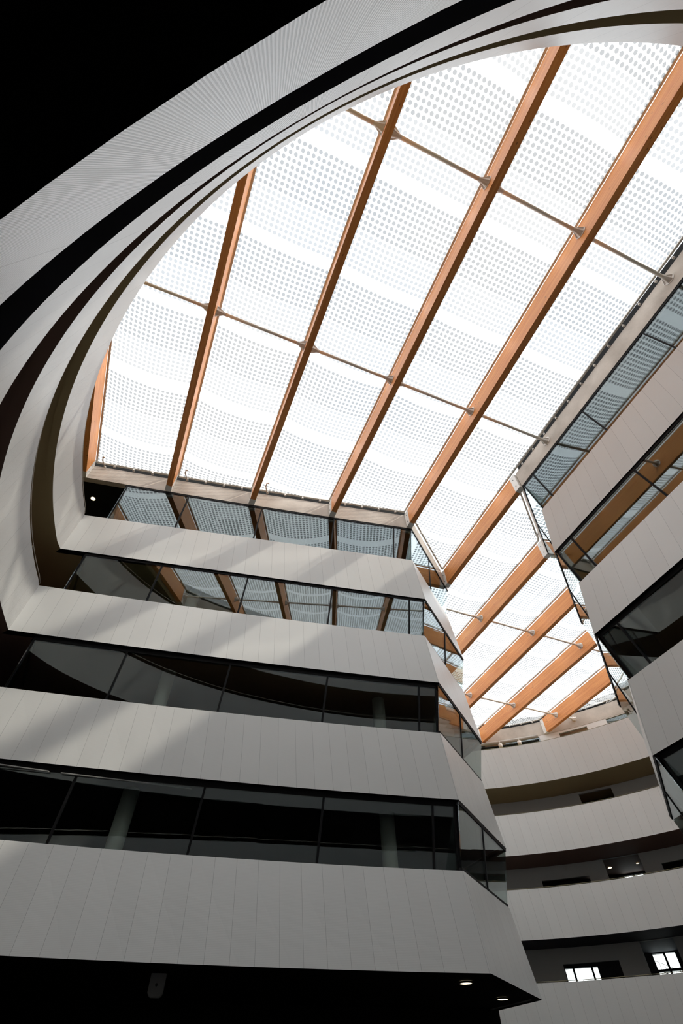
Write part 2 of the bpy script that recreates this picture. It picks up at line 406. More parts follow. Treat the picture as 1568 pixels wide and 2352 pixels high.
# outer wall of the building with the few windows the photo shows far behind the galleries
OW = [(69.85, 74.12, 4.95, 5.78), (59.72, 62.5, 5.41, 6.14 - .03), (59.72, 62.5, 4.95, 5.30), (59.55, 62.15, 9.3, 10.05), (65.2, 66.8, 9.3, 10.0)]
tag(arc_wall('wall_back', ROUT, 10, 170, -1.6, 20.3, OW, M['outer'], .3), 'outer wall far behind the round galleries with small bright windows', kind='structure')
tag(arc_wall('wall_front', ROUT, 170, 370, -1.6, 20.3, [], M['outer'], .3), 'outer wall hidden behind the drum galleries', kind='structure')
# gallery walls
gw = {3: [(64.9, 74.4, ZB[4] + .85, 9.42 - 4 - .02)], }
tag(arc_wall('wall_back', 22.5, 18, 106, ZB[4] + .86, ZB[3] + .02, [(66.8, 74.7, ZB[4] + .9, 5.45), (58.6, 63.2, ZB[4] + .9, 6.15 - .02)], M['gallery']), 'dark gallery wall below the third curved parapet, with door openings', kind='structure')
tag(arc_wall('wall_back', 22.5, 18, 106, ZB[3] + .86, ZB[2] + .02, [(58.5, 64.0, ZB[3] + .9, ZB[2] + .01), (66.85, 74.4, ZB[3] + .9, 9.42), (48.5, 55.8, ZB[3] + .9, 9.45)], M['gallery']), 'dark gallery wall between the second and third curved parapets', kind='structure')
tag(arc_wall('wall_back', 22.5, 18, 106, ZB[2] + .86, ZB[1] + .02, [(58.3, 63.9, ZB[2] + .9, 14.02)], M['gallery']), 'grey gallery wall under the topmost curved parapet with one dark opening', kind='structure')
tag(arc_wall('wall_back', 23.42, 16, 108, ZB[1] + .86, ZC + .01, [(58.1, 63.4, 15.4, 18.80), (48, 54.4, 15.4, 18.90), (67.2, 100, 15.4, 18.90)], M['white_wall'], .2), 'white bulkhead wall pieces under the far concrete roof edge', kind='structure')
# dark lobby boxes behind the openings
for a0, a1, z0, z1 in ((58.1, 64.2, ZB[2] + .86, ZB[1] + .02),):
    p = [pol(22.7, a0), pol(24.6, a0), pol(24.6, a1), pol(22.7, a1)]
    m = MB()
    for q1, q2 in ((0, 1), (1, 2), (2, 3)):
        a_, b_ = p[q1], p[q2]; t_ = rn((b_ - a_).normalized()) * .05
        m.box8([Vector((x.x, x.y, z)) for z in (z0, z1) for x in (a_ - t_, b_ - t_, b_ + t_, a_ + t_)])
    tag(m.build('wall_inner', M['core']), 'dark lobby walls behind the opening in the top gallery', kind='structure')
# black core wall under the left block
cp = [Vector((4.92, 22.42)), Vector((2.0, 29.4)), Vector((-14.5, 21.5)), Vector((-13.2, 17.8))]
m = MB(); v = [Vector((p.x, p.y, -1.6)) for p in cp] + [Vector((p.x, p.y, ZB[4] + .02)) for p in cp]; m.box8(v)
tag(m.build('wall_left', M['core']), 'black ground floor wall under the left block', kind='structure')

# ------------------------------------------------------------------ parapet bands
def cum(pts):
    c = [0]
    for a, b in zip(pts, pts[1:]): c.append(c[-1] + (b - a).length)
    return c
OFF = {k: offset(OUT[k], .26) for k in OUT}
def band_part(name, k, seg, mat, parent, uphase=0.0):
    B, T_ = OUT['%db' % k][seg], OUT['%dt' % k][seg]; Bi, Ti = OFF['%db' % k][seg], OFF['%dt' % k][seg]
    zb, zt = ZB[k], (ZTF[k] if seg == 'far' else ZT[k]); n = len(B)
    cu = cum(B)
    rows = [[Vector((p.x, p.y, z)) for p in r_] for r_, z in ((B, zb), (T_, zt), (Ti, zt), (Bi, zb))]
    vs = [v for r_ in rows for v in r_]; fs, uv, mi = [], [], []
    for i in range(n - 1):
        for a in range(4):
            b_ = (a + 1) % 4
            q = (a * n + i, a * n + i + 1, b_ * n + i + 1, b_ * n + i)
            fs.append(q); u0, u1 = cu[i] + uphase, cu[i + 1] + uphase
            uv.append([(u0, 0), (u1, 0), (u1, 2.07), (u0, 2.07)]); mi.append(0 if a == 0 else (2 if a == 3 else 1))
    fs += [(0, n, 2 * n, 3 * n), (n - 1, 4 * n - 1, 3 * n - 1, 2 * n - 1)]; uv += [[(0, 0)] * 4] * 2; mi += [0, 0]
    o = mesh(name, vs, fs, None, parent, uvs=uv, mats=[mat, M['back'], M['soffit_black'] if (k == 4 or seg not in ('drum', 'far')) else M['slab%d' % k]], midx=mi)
    return o
ordn = {1: 'topmost', 2: 'second from top', 3: 'third from top', 4: 'lowest'}
def centroid(pts): return sum((p for p in pts), Vector((0, 0))) / len(pts)
def rail_part(k, seg, parent, h=.20, off=.06):
    zt = ZTF[k] if seg == 'far' else ZT[k]
    P_ = offset(OUT['%dt' % k], off)[seg]; m = MB()
    m.tube([Vector((p.x, p.y, zt + h)) for p in P_], .014, 6); m.build('handrail', M['rail'] if seg == 'far' else M['steel'], parent, True)
    m = MB(); tot = cum(P_)[-1]; nn = max(2, int(tot / 1.9)); c = cum(P_)
    for j in range(nn + 1):
        s_ = tot * j / nn
        i = min(max(x for x in range(len(c)) if c[x] <= s_ + 1e-6), len(P_) - 2); t = (s_ - c[i]) / max(c[i + 1] - c[i], 1e-6); p = P_[i].lerp(P_[i + 1], min(t, 1))
        m = MB(); m.tube([Vector((p.x, p.y, zt - .02)), Vector((p.x, p.y, zt + h))], .010, 5); m.build('rail_post', M['rail'], parent)
for k in (1, 2, 3, 4):
    c = centroid(OUT['%db' % k]['drum'])
    e = empty('curved_parapet', (pol(18, 225).x, pol(18, 225).y, ZB[k]), {1: 'topmost curved white parapet of the round drum, edging the roof opening', 2: 'curved white drum parapet second from top, between the olive and dark red gaps', 3: 'curved ribbed white drum parapet third from top, just inside the widest black gap', 4: 'widest outermost curved drum parapet of ribbed perforated metal against the black ceiling'}[k], 'parapet')
    band_part('cladding', k, 'drum', M['ribbed'], e)
    rail_part(k, 'drum', e)
    e = empty('block_parapet', (CL['%db' % k][0], CL['%db' % k][1], ZB[k]), '%s white panelled parapet band of the left glazed block' % ordn[k], 'parapet')
    band_part('front_cladding', k, 's', M['panel'], e, -.60)
    band_part('side_cladding', k, 'e', M['panel'], e, .2)
    band_part('rear_cladding', k, 'tl', M['panel'], e)
    e = empty('block_parapet', (CR['%db' % k][0], CR['%db' % k][1], ZB[k]), '%s white panelled parapet band of the right glazed block' % ordn[k] if k < 4 else 'lowest parapet band of the right block, mostly outside the right edge', 'parapet')
    band_part('front_cladding', k, 'r', M['panel'], e, .1)
    band_part('side_cladding', k, 'rs', M['panel'], e, .2)
    band_part('rear_cladding', k, 'tr', M['panel'], e)
    e = empty('gallery_parapet', (pol(19, 65).x, pol(19, 65).y, ZB[k]), '%s curved white parapet of the far galleries' % ordn[k] + (' right under the concrete roof edge' if k == 1 else ''), 'parapet')
    band_part('cladding', k, 'far', M['panel'], e, .15)
    rail_part(k, 'far', e, .05, .05)

# ------------------------------------------------------------------ window strips of the two blocks
def at(pts, s):
    c = cum(pts); s = max(0, min(s, c[-1]))
    for i in range(len(pts) - 1):
        if s <= c[i + 1] + 1e-9:
            return pts[i].lerp(pts[i + 1], (s - c[i]) / max(c[i + 1] - c[i], 1e-9))
    return pts[-1]
def sub(pts, s0, s1):
    c = cum(pts); return [at(pts, s0)] + [p for p, q in zip(pts, c) if s0 + .01 < q < s1 - .01] + [at(pts, s1)]
def resamp(pts, s0, s1, n): return [at(pts, s0 + (s1 - s0) * i / n) for i in range(n + 1)]
win_n = [0]
def WOFF(t, seg):     # setback of the glass from the face above it: (top, bottom)
    if seg in ('s', 'r'): return {1: (.04, .40) if seg == 's' else (.04, .46), 2: (.08, .40) if seg == 's' else (.06, .38), 3: (.14, .46), 4: (.16, .48)}[t]
    return {1: (.03, .03), 2: (.03, .05), 3: (.03, .10), 4: (.03, .10)}[t]
def WL(t, seg): return cum(offset(OUT['%dt' % t], .05)[seg])[-1] if seg not in ('s', 'r') else cum(offset(OUT['%db' % (t - 1)], WOFF(t, seg)[1])[seg] if t > 1 else offset(ROOF, WOFF(t, seg)[1], RN)[seg])[-1]
RZOFF = {'s': ROOF['s'], 'e': ROOF['e'], 'r': ROOF['r'], 'rs': ROOF['rs'], 'tl': ROOF['tl'], 'tr': ROOF['tr']}
def strip(tier, seg, marks, label, lo=0.0, hi=None, post0=True, post1=True, flip=False, big=0.0):
    """marks: distances along the segment (from its first point, or from its last when flip) where mullions stand"""
    o1, o2 = WOFF(tier, seg)
    top = offset(OUT['%db' % (tier - 1)], o1)[seg] if tier > 1 else offset(ROOF, o1, RN)[seg]
    bot = offset(OUT['%db' % (tier - 1)], o2)[seg] if tier > 1 else offset(ROOF, o2, RN)[seg]
    if seg not in ('s', 'r'): bot = offset(OUT['%dt' % tier], .05)[seg]
    if flip: bot, top = bot[::-1], top[::-1]
    zb, zt = ZT[tier], (ZB[tier - 1] if tier > 1 else ZC)
    Lb, Lt = cum(bot)[-1], cum(top)[-1]
    if hi is None: hi = Lb
    win_n[0] += 1
    if flip is None: pass
    p0 = at(bot, lo)
    e = empty('window_%d' % win_n[0], (p0.x, p0.y, zb), label, None, kind='structure')
    def pr(s, t):   # point at distance s, height fraction t
        sb = s; st = s if s < Lt and abs(s - Lb) > .02 else Lt
        a, b = at(bot, sb), at(top, st); p = a.lerp(b, t); return Vector((p.x, p.y, zb + (zt - zb) * t))
    def nrm(s):
        d = (at(bot, min(s + .2, Lb)) - at(bot, max(s - .2, 0))).normalized(); n_ = rn(d) * (-1 if flip else 1); return Vector((d.x, d.y, 0)), Vector((n_.x, n_.y, 0))
    stops = [lo] + list(marks) + [hi]
    for s0, s1 in zip(stops, stops[1:]):
        nn = max(1, int((s1 - s0) / 1.3)); A = [s0 + (s1 - s0) * i / nn for i in range(nn + 1)]
        v = []; f_ = []
        for s_ in A:
            d, n_ = nrm(s_); a, b = pr(s_, 0), pr(s_, 1); v += [a, b, b + n_ * .024, a + n_ * .024]
        for i in range(nn):
            q = 4 * i
            for x, y in ((0, 1), (1, 2), (2, 3), (3, 0)): f_.append((q + x, q + y, q + 4 + y, q + 4 + x))
        f_ += [(0, 3, 2, 1), (4 * nn, 4 * nn + 1, 4 * nn + 2, 4 * nn + 3)]
        mesh('pane', v, f_, M['glass'], e)
    def rail(nm, t0, t1):
        n2 = max(2, int((hi - lo) / 1.2)); v = []; f_ = []
        for i in range(n2 + 1):
            s_ = lo + (hi - lo) * i / n2; d, n_ = nrm(s_); a, b = pr(s_, t0), pr(s_, t1)
            v += [a - n_ * .022, b - n_ * .022, b + n_ * .09, a + n_ * .09]
        for i in range(n2):
            q = 4 * i
            for x, y in ((0, 1), (1, 2), (2, 3), (3, 0)): f_.append((q + x, q + y, q + 4 + y, q + 4 + x))
        f_ += [(0, 3, 2, 1), (4 * n2, 4 * n2 + 1, 4 * n2 + 2, 4 * n2 + 3)]
        mesh(nm, v, f_, M['black'], e)
    h = zt - zb
    rail('bottom_rail', 0, (.07 + big) / h); rail('top_rail', 1 - (.10 + big) / h, 1)
    def post(s_, wd):
        d, n_ = nrm(s_); a, b = pr(s_, 0), pr(s_, 1); m = MB(); x = d * wd
        m.box8([a - x - n_ * .022, a + x - n_ * .022, a + x + n_ * .09, a - x + n_ * .09, b - x - n_ * .022, b + x - n_ * .022, b + x + n_ * .09, b - x + n_ * .09]); return m
    for s_ in marks: post(s_, .032).build('mullion', M['black'], e)
    if post0: post(lo + .03, .03).build('corner_post', M['black'], e)
    if post1: post(hi - .03, .03).build('corner_post', M['black'], e)
    return e
tn = {1: 'top', 2: 'second', 3: 'third', 4: 'fourth'}
for t in (1, 2, 3, 4):
    hi = 14.35
    # distances from the block corner
    L0 = {1: (.95, 4.1, 7.8, 11.4), 2: (.68, 4.15, 7.78, 11.3), 3: (.7, 4.2, 7.75, 11.3), 4: (.75, 4.2, 7.75, 11.3)}[t]
    strip(t, 's', [x for x in L0 if x < hi - .3], '%s window strip of the left block, below the %s' % (tn[t], 'concrete roof edge' if t == 1 else '%s white band' % ordn[t - 1]), 0, hi, big=.04 if t > 2 else 0)
    Le = WL(t, 'e')
    strip(t, 'e', [Le * .53], '%s glazed strip on the short side of the left block' % tn[t], 0, Le, False, False, flip=True, big=.02 if t > 2 else 0)
    strip(t, 'tl', [3.6, 7.2, 10.8], '%s glazed strip on the hidden rear side of the left block' % tn[t], 0, None, False, False, flip=True)
    Lr = WL(t, 'r')
    strip(t, 'r', [x for x in {1: (.75, 4.3, 7.9, 11.5), 2: (.88, 4.32, 7.9, 11.5), 3: (.8, 4.3, 7.9, 11.5), 4: (.8, 4.3, 7.9, 11.5)}[t] if x < Lr - .4], '%s window strip of the right block%s' % (tn[t], ', just under the grey concrete roof edge' if t == 1 else ', below its %s white band' % ordn[t - 1]), 0, Lr, flip=True, big=.02 if t > 2 else 0)
    Ls = WL(t, 'rs')
    strip(t, 'rs', [Ls * .55], '%s glazed strip on the short side of the right block' % tn[t], 0, Ls, False, False)
    strip(t, 'tr', [3.6, 7.2, 10.8], '%s glazed strip on the hidden rear side of the right block' % tn[t], 0, None, False, False)

# glazed return where each strip of the left block meets the drum gallery
for t in (1, 2, 3, 4):
    bot = offset(OUT['%db' % (t - 1)], .20)['s'] if t > 1 else offset(ROOF, .05, RN)['s']; hi = 14.35
    a = at(bot, hi); zb, zt = ZT[t], (ZB[t - 1] if t > 1 else ZC)
    d = Vector((-.5, .87)).normalized(); n_ = rn(d); q = a + d * 3.2
    win_n[0] += 1
    e = empty('window_%d' % win_n[0], (a.x, a.y, zb), '%s glass return beside the drum gallery at the left end of the left block' % tn[t], None, kind='structure')
    m = MB(); m.box8([Vector((x.x, x.y, z)) for z in (zb, zt) for x in (a + n_ * .012, a - n_ * .012, q - n_ * .012, q + n_ * .012)]); m.build('pane', M['glass'], e)
    for nm, z0, z1 in (('bottom_rail', zb, zb + .07), ('top_rail', zt - .1, zt)):
        m = MB(); m.box8([Vector((x.x, x.y, z)) for z in (z0, z1) for x in (a + n_ * .05, a - n_ * .05, q - n_ * .05, q + n_ * .05)]); m.build(nm, M['black'], e)

# ------------------------------------------------------------------ timber roof beams
N2 = Vector((-DB.y, DB.x))       # across the beams, to the right
def ray_poly(p, d, poly):
    best = None
    for i in range(len(poly)):
        a, b = poly[i], poly[(i + 1) % len(poly)]; e_ = b - a
        den = d.x * e_.y - d.y * e_.x
        if abs(den) < 1e-9: continue
        w_ = a - p; t = (w_.x * e_.y - w_.y * e_.x) / den; s_ = (w_.x * d.y - w_.y * d.x) / den
        if t > 1e-4 and -1e-9 <= s_ <= 1 + 1e-9 and (best is None or t < best): best = t
    return best
BM = [((-12.12, 12.09), (-10.32, 7.92), -.135, (-9.5, 6)), ((-8.2, 12.86), (-2.87, .59), -.135, (-5, 6)), ((-4.19, 13.68), (1.69, -.12), -.14, (-1, 6)),
      ((-.47, 14.53), (6.52, -2.25), .13, (3, 6)), ((3.58, 15.36), (10.42, -1.43), .13, (7.4, 6)), ((6.17, 19.78), (8.59, 13.77), .13, (7.4, 16.7)),
      ((7.85, 26.45), (11.15, 18.19), .13, (9, 23.6)), ((9.41, 33.3), (13.91, 21.99), .13, (11, 29.4)), ((11.38, 38.87), (16.55, 25.92), .13, (14, 32)), ((16.29, 37.37), (19.0, 30.47), .13, (17.6, 34)),
      ((20.46, 37.0), (23.2, 30.0), .13, (22, 33))]
BC = []
for a, b, sh, ref in BM:
    a, b = V2(a), V2(b); d = (b - a).normalized(); n_ = Vector((-d.y, d.x)); a = a + n_ * sh
    r0 = a + d * ((V2(ref) - a).dot(d))
    tf = ray_poly(r0, d, ROPEN); tb = ray_poly(r0, -d, ROPEN)
    BC.append((r0, d, n_, -tb, tf))
BLAB = ['leftmost timber roof beam, half hidden behind the curved drum parapet', 'second timber roof beam from the left, running down to the concrete edge', 'third timber roof beam from the left, dark underside facing the viewer',
        'fourth timber roof beam from the left, ending at the left block windows', 'long timber roof beam ending at the outer corner of the left block', 'timber roof beam joining the left block to the corner of the right block',
        'first timber beam beyond the two blocks in the narrow part of the roof', 'second timber beam beyond the two blocks, with a tie rod flange at mid length', 'third timber beam beyond the two blocks, second from the far concrete edge', 'shortest orange timber beam ending on the far curved concrete edge', 'timber roof beam hidden behind the right block']
BW, BZ0, BZ1 = .135, ZC, 20.05
for i, (r0, d, n_, s0, s1) in enumerate(BC):
    e0 = .0; A = r0 + d * (s0 + .02); B = r0 + d * (s1 - .02)
    e = empty('roof_beam', (A.x, A.y, BZ0), BLAB[i], 'beam', 'timber roof beams')
    L_ = (B - A).length
    sh = .34
    a, b = A + d * sh, B - d * sh
    v = [Vector((p.x, p.y, z)) for z in (BZ0, BZ1) for p in (a - n_ * BW, b - n_ * BW, b + n_ * BW, a + n_ * BW)]
    f_ = [(3, 2, 1, 0), (4, 5, 6, 7), (0, 1, 5, 4), (1, 2, 6, 5), (2, 3, 7, 6), (3, 0, 4, 7)]
    o_ = i * 7.3
    uv = [[(o_, .27), (L_ + o_, .27), (L_ + o_, 0), (o_, 0)], [(o_, 0), (L_ + o_, 0), (L_ + o_, .3), (o_, .3)], [(o_, 0.5), (L_ + o_, .5), (L_ + o_, 1.6), (o_, 1.6)], [(0, 0), (.3, 0), (.3, 1.1), (0, 1.1)], [(L_ + o_, 3), (o_, 3), (o_, 4.1), (L_ + o_, 4.1)], [(0, 0), (.3, 0), (.3, 1.1), (0, 1.1)]]
    mesh('timber', v, f_, M['wood'], e, uvs=uv)
    for P_, dd in ((A, d), (B, -d)):
        m = MB(); x = Vector((dd.x, dd.y, 0)); y = Vector((n_.x, n_.y, 0)); c = Vector((P_.x, P_.y, (BZ0 + BZ1) / 2)) + x * .17
        m.box(c, x * .17, y * (BW + .012), Vector((0, 0, (BZ1 - BZ0) / 2 - .004)))
        s_ = m.build('end_shoe', M['white_steel'], e)
        for z in (BZ0 + .28, BZ0 + .78):
            for sg in (-1, 1):
                m = MB(); q = c + y * sg * (BW + .012); q.z = z
                m.tube([q, q + y * sg * .02], .022, 8); bo = m.build('bolt', M['bolt']); bo.parent = s_; bo.location = (0, 0, 0); bo.matrix_parent_inverse = Matrix.Identity(4)

# ------------------------------------------------------------------ tie rods between the beams
def on_beam(i, s):       # plan point on beam centre line at distance s along DB (plan coordinate q.DB = s)
    r0, d, n_, a, b = BC[i]; t = (s - r0.dot(DB)) / d.dot(DB); return r0 + d * t
ROWS = [(1.03, [(0, 1), (1, 2), (2, 3), (3, 4), (4, 'r')]), (-6.5, [(0, 1), (1, 2), (2, 3), (3, 4), (4, 'r'), ('d', 0)]), (-18.72, [(5, 6), (6, 7), (7, 8), (8, 9)]), (-26.7, [(6, 7), (7, 8), (8, 9), (9, 'w')])]
TN = {0: 'upper row near the curved drum', 1: 'long middle row', 2: 'first row beyond the two blocks', 3: 'last row near the far concrete edge'}
PO = ['first', 'second', 'third', 'fourth', 'fifth', 'sixth']
def cone_flange(p, dr, parent):
    m = MB(); m.tube([p, p + dr * .02, p + dr * .021, p + dr * .16, p + dr * .36], [.215, .215, .15, .10, .07], 18)
    y = Vector((-dr.y, dr.x, 0)).normalized(); z = Vector((0, 0, 1))
    for j in range(6):
        a = j * pi / 3; o_ = y * math.cos(a) + z * math.sin(a); sd_ = y * -math.sin(a) + z * math.cos(a)
        m.box8([p + o_ * .07 - sd_ * .008, p + o_ * .2 - sd_ * .008, p + o_ * .2 + sd_ * .008, p + o_ * .07 + sd_ * .008,
                p + dr * .32 + o_ * .06 - sd_ * .008, p + dr * .04 + o_ * .2 - sd_ * .008, p + dr * .04 + o_ * .2 + sd_ * .008, p + dr * .32 + o_ * .06 + sd_ * .008])
    return m.build('end_flange', M['white_steel'], parent)
zr = 19.56
for ri, (s_, prs) in enumerate(ROWS):
    for pi_, (a, b) in enumerate(prs):
        if a == 'd': pb = on_beam(0, s_); pa = pb - N2 * 2.6
        elif b == 'r':
            pa = on_beam(4, s_); tt = ray_poly(pa + N2 * .3, N2, ROPEN); pb = pa + N2 * (.3 + tt + .135)
        elif b == 'w':
            pa = on_beam(9, s_); tt = ray_poly(pa + N2 * .3, N2, ROPEN); pb = pa + N2 * (.3 + tt + .12)
        else: pa, pb = on_beam(a, s_), on_beam(b, s_)
        dr2 = (pb - pa).normalized(); ins = .137
        A = Vector((pa.x, pa.y, zr)) + Vector((dr2.x, dr2.y, 0)) * (0 if a == 'd' else ins); B = Vector((pb.x, pb.y, zr)) - Vector((dr2.x, dr2.y, 0)) * ins
        nm_ = {(9, 'w'): 'short steel tie rod ending with its round flange on the far concrete edge', ('d', 0): 'steel tie rod left of the leftmost beam, half hidden by the drum'}.get((a, b), 'steel tie rod %s from the left, %s' % (PO[min(pi_, 5)], TN[ri]))
        e = empty('tie_rod', A, nm_, 'rod', 'steel tie rods between the roof beams')
        m = MB(); D3 = (B - A).normalized(); m.tube([A + D3 * .3, B - D3 * .3], .068, 14); m.build('tube', M['rod'], e, True)
        cone_flange(A, D3, e); cone_flange(B, -D3, e)
# ------------------------------------------------------------------ foil cushions
bays = [(i, i + 1) for i in range(10)]
CN = ['leftmost', 'second', 'third', 'fourth', 'fifth', 'sixth', 'seventh', 'eighth', 'ninth', 'tenth']
brk = None
for bi, (i, j) in enumerate(bays):
    r0a, da, na, s0a, s1a = BC[i]; r0b, db, nb, s0b, s1b = BC[j]
    # reference inside the bay
    sref = {0: -3, 1: -3, 2: -3, 3: -3, 4: -3, 5: -18, 6: -20, 7: -24, 8: -26, 9: -24}[bi]
    pa, pb = on_beam(i, sref) + na * (.27 if bi == 5 else .165), on_beam(j, sref) - nb * .165
    NU = 14; NV = 40
    cols = []
    for ui in range(NU + 1):
        uu = ui / NU
        p = pa.lerp(pb, uu); d = da.lerp(db, uu).normalized()
        tb = ray_poly(p, -d, ROPEN) or 1; tf = ray_poly(p, d, ROPEN) or 1
        cols.append((p + d * (-tb + .12), p + d * (tf - .12)))
    W_ = (pb - pa).length
    c = (cols[0][0] + cols[NU][1]) / 2
    e = empty('roof_cushion', (c.x, c.y, 20.15), '%s dotted white foil roof cushion from the left, counted across the beams' % CN[bi], 'roof cushion', 'dotted foil cushions of the roof')
    def foil_mesh(nm, amp, mat):
        v = []; st = []
        for vi in range(NV + 1):
            for ui in range(NU + 1):
                a_, b_ = cols[ui]; p = a_.lerp(b_, vi / NV); uu = ui / NU; tv = vi / NV
                L_ = (b_ - a_).length; dist = min(tv, 1 - tv) * L_
                env = math.sqrt(max(0, 1 - max(0, 1 - dist / 1.9) ** 2)) if dist < 1.9 else 1
                z = 20.18 + amp * (1 - (2 * uu - 1) ** 2) * env
                v.append((p.x, p.y, z)); st.append((p.dot(N2) - pa.dot(N2), -3.60 - p.dot(DB)))
        f_, uv = [], []
        for vi in range(NV):
            for ui in range(NU):
                q = (vi * (NU + 1) + ui, vi * (NU + 1) + ui + 1, (vi + 1) * (NU + 1) + ui + 1, (vi + 1) * (NU + 1) + ui)
                f_.append(q); uv.append([st[x] for x in q])
        return mesh(nm, v, f_, mat, e, uvs=uv, smooth=True)
    foil_mesh('lower_foil', -.36, M['foil']); foil_mesh('upper_foil', .5, M['foil_top'])
    # clamping frame around the cushion
    m = MB(); zf0, zf1 = 20.13, 20.22
    def bar(p, q, wd=.045):
        d = (q - p).normalized(); n_ = rn(d) * wd
        m.box8([Vector((x.x, x.y, z)) for z in (zf0, zf1) for x in (p - n_, q - n_, q + n_, p + n_)])
    bar(cols[0][0], cols[0][1]); bar(cols[NU][0], cols[NU][1])
    for k in range(NU): bar(cols[k][0], cols[k + 1][0]); bar(cols[k][1], cols[k + 1][1])
    m.build('clamp_frame', M['steel'], e)
    def brackets(p, q, sp=.9):
        global brk
        L_ = (q - p).length; n = int(L_ / sp); d = (q - p) / max(L_, 1e-6)
        for t_ in range(n):
            c_ = p + d * (L_ - n * sp + sp) / 2 + d * sp * t_
            if brk is None:
                mb = MB(); mb.box((0, 0, .07), (.032, 0, 0), (0, .03, 0), (0, 0, .07)); mb.box((0, 0, .01), (.05, 0, 0), (0, .045, 0), (0, 0, .01)); brk = mb.build('bracket', M['white_steel'], None); o = brk
            else: o = brk.copy(); COL.objects.link(o)
            o.parent = e; o.location = Vector((c_.x, c_.y, 20.0)) - Vector(e.location); o.rotation_euler = (0, 0, math.atan2(d.y, d.x))
    side = na * -.10
    cr_, cp_ = cols[NU]
    brackets(cols[NU][0] + nb * .10, cols[NU][1] + nb * .10)
    brackets(cols[0][0], cols[NU][0], .92)
    if bi >= 5: brackets(cols[0][1], cols[NU][1], .92)

# ------------------------------------------------------------------ small things at roof level
def hook(x, y, lab):
    e = empty('drain_hook', (x, y, 20.0), lab, 'pipe', 'bent drain pipes on the roof edge')
    m = MB(); m.tube([(x, y, 19.9), (x - .03, y - .10, 20.0), (x - .06, y - .30, 20.03), (x + .02, y - .48, 20.02), (x + .10, y - .56, 19.95), (x + .16, y - .53, 19.90)], .035, 8); m.build('pipe', M['steel'], e, True)
    m = MB(); m.tube([(x, y, 19.88), (x, y, 19.93)], .055, 8); m.build('collar', M['steel'], e)
hook(-11.7, 12.40, 'bent grey drain pipe on the concrete edge beside the leftmost beam')
hook(-7.8, 13.22, 'bent grey drain pipe right of the second beam on the concrete edge')
hook(-3.83, 14.08, 'bent grey drain pipe right of the third beam on the concrete edge')
hook(11.05, 17.5, 'bent grey drain pipe at the side of the right block')

# far roof edge: duct, spot cans
e = empty('air_duct', (pol(23.1, 72).x, pol(23.1, 72).y, 18.85), 'grey round duct below the far concrete edge behind the top gallery', 'duct')
m = MB(); m.tube([Vector((*pol(23.1, 67.4 + i * 1.0), 18.80)) for i in range(13)], .13, 10); m.build('pipe', M['duct'], e, True)
for a, lab in ((75.0, 'left of two stubby pale spotlights under the far duct'), (71.2, 'right of two stubby pale spotlights under the far duct')):
    p = pol(22.75, a); e = empty('ceiling_spotlight', (p.x, p.y, 18.3), lab, 'spotlight', 'stubby spotlights under the far duct')
    m = MB(); m.tube([(p.x, p.y, 18.22), (p.x, p.y, 18.5)], .16, 14); m.build('housing', M['white_steel'], e, True)
    m = MB(); m.tube([(p.x, p.y, 18.5), (p.x, p.y, 18.72)], .03, 8); m.build('stem', M['steel'], e, True)

# glazing behind the far top gallery (dark panes in the white bulkhead)
win_n[0] += 1
for a0, a1, z1 in ((58.1, 63.4, 18.80), (48, 54.4, 18.90), (67.2, 84, 18.90), (84, 100, 18.9)):
    win_n[0] += 1
    e = empty('window_%d' % win_n[0], (pol(23.5, a0).x, pol(23.5, a0).y, 15.4), None, None, kind='structure'); e['label'] = 'dark window behind the far top gallery at %d degrees round the ring' % a0 if False else {58.1: 'dark window between two white bulkheads behind the far top gallery', 48: 'dark window at the right end behind the far top gallery', 67.2: 'dark window behind the far duct', 84: 'dark window hidden behind the left block prow'}[a0]
    n = int((a1 - a0) / 1.3) + 1; v = []; f_ = []
    for i in range(n + 1):
        for R_ in (23.5, 23.52):
            for z in (15.4, z1): p = pol(R_, a0 + (a1 - a0) * i / n); v.append((p.x, p.y, z))
    for i in range(n):
        q = 4 * i
        for x, y in ((0, 1), (1, 3), (3, 2), (2, 0)): f_.append((q + x, q + y, q + 4 + y, q + 4 + x))
    mesh('pane', v, f_, M['glass'], e)
# bright windows in the outer wall behind the far galleries
def owin(a0, a1, z0, z1, splits, lab, hsplit=None):
    win_n[0] += 1
    p0 = pol(ROUT, a0); e = empty('window_%d' % win_n[0], (p0.x, p0.y, z0), lab, None, kind='structure')
    m = MB(); v = [Vector((*pol(R_, a), z)) for z in (z0, z1) for R_, a in ((ROUT + .1, a0), (ROUT + .1, a1), (ROUT + .13, a1), (ROUT + .13, a0))]; m.box8(v); m.build('pane', M['clear'], e)
    m = MB()
    for a in splits:
        hw = .13
        m.box8([Vector((*pol(R_, b_), z)) for z in (z0, z1) for R_, b_ in ((ROUT + .03, a - hw), (ROUT + .03, a + hw), (ROUT + .16, a + hw), (ROUT + .16, a - hw))])
    if hsplit: m.box8([Vector((*pol(R_, b_), z)) for z in (hsplit - .03, hsplit + .03) for R_, b_ in ((ROUT + .03, a0), (ROUT + .03, a1), (ROUT + .16, a1), (ROUT + .16, a0))])
    if m.v: m.build('window_bar', M['black'], e)
owin(69.85, 74.12, 4.95, 5.78, (73.02, 70.6), 'wide bright window with three panes behind the lowest far gallery', )
owin(59.72, 62.5, 5.41, 6.11, (61.05,), 'bright window with a staircase outside, right end of the lowest far gallery')
owin(59.72, 62.5, 4.95, 5.30, (61.05,), 'low slit window under the staircase window')
owin(59.55, 62.15, 9.3, 10.05, (60.85,), 'small bright window pair behind the middle far gallery')
owin(65.2, 66.8, 9.3, 10.0, (66.0,), 'dim small window behind the middle far gallery')
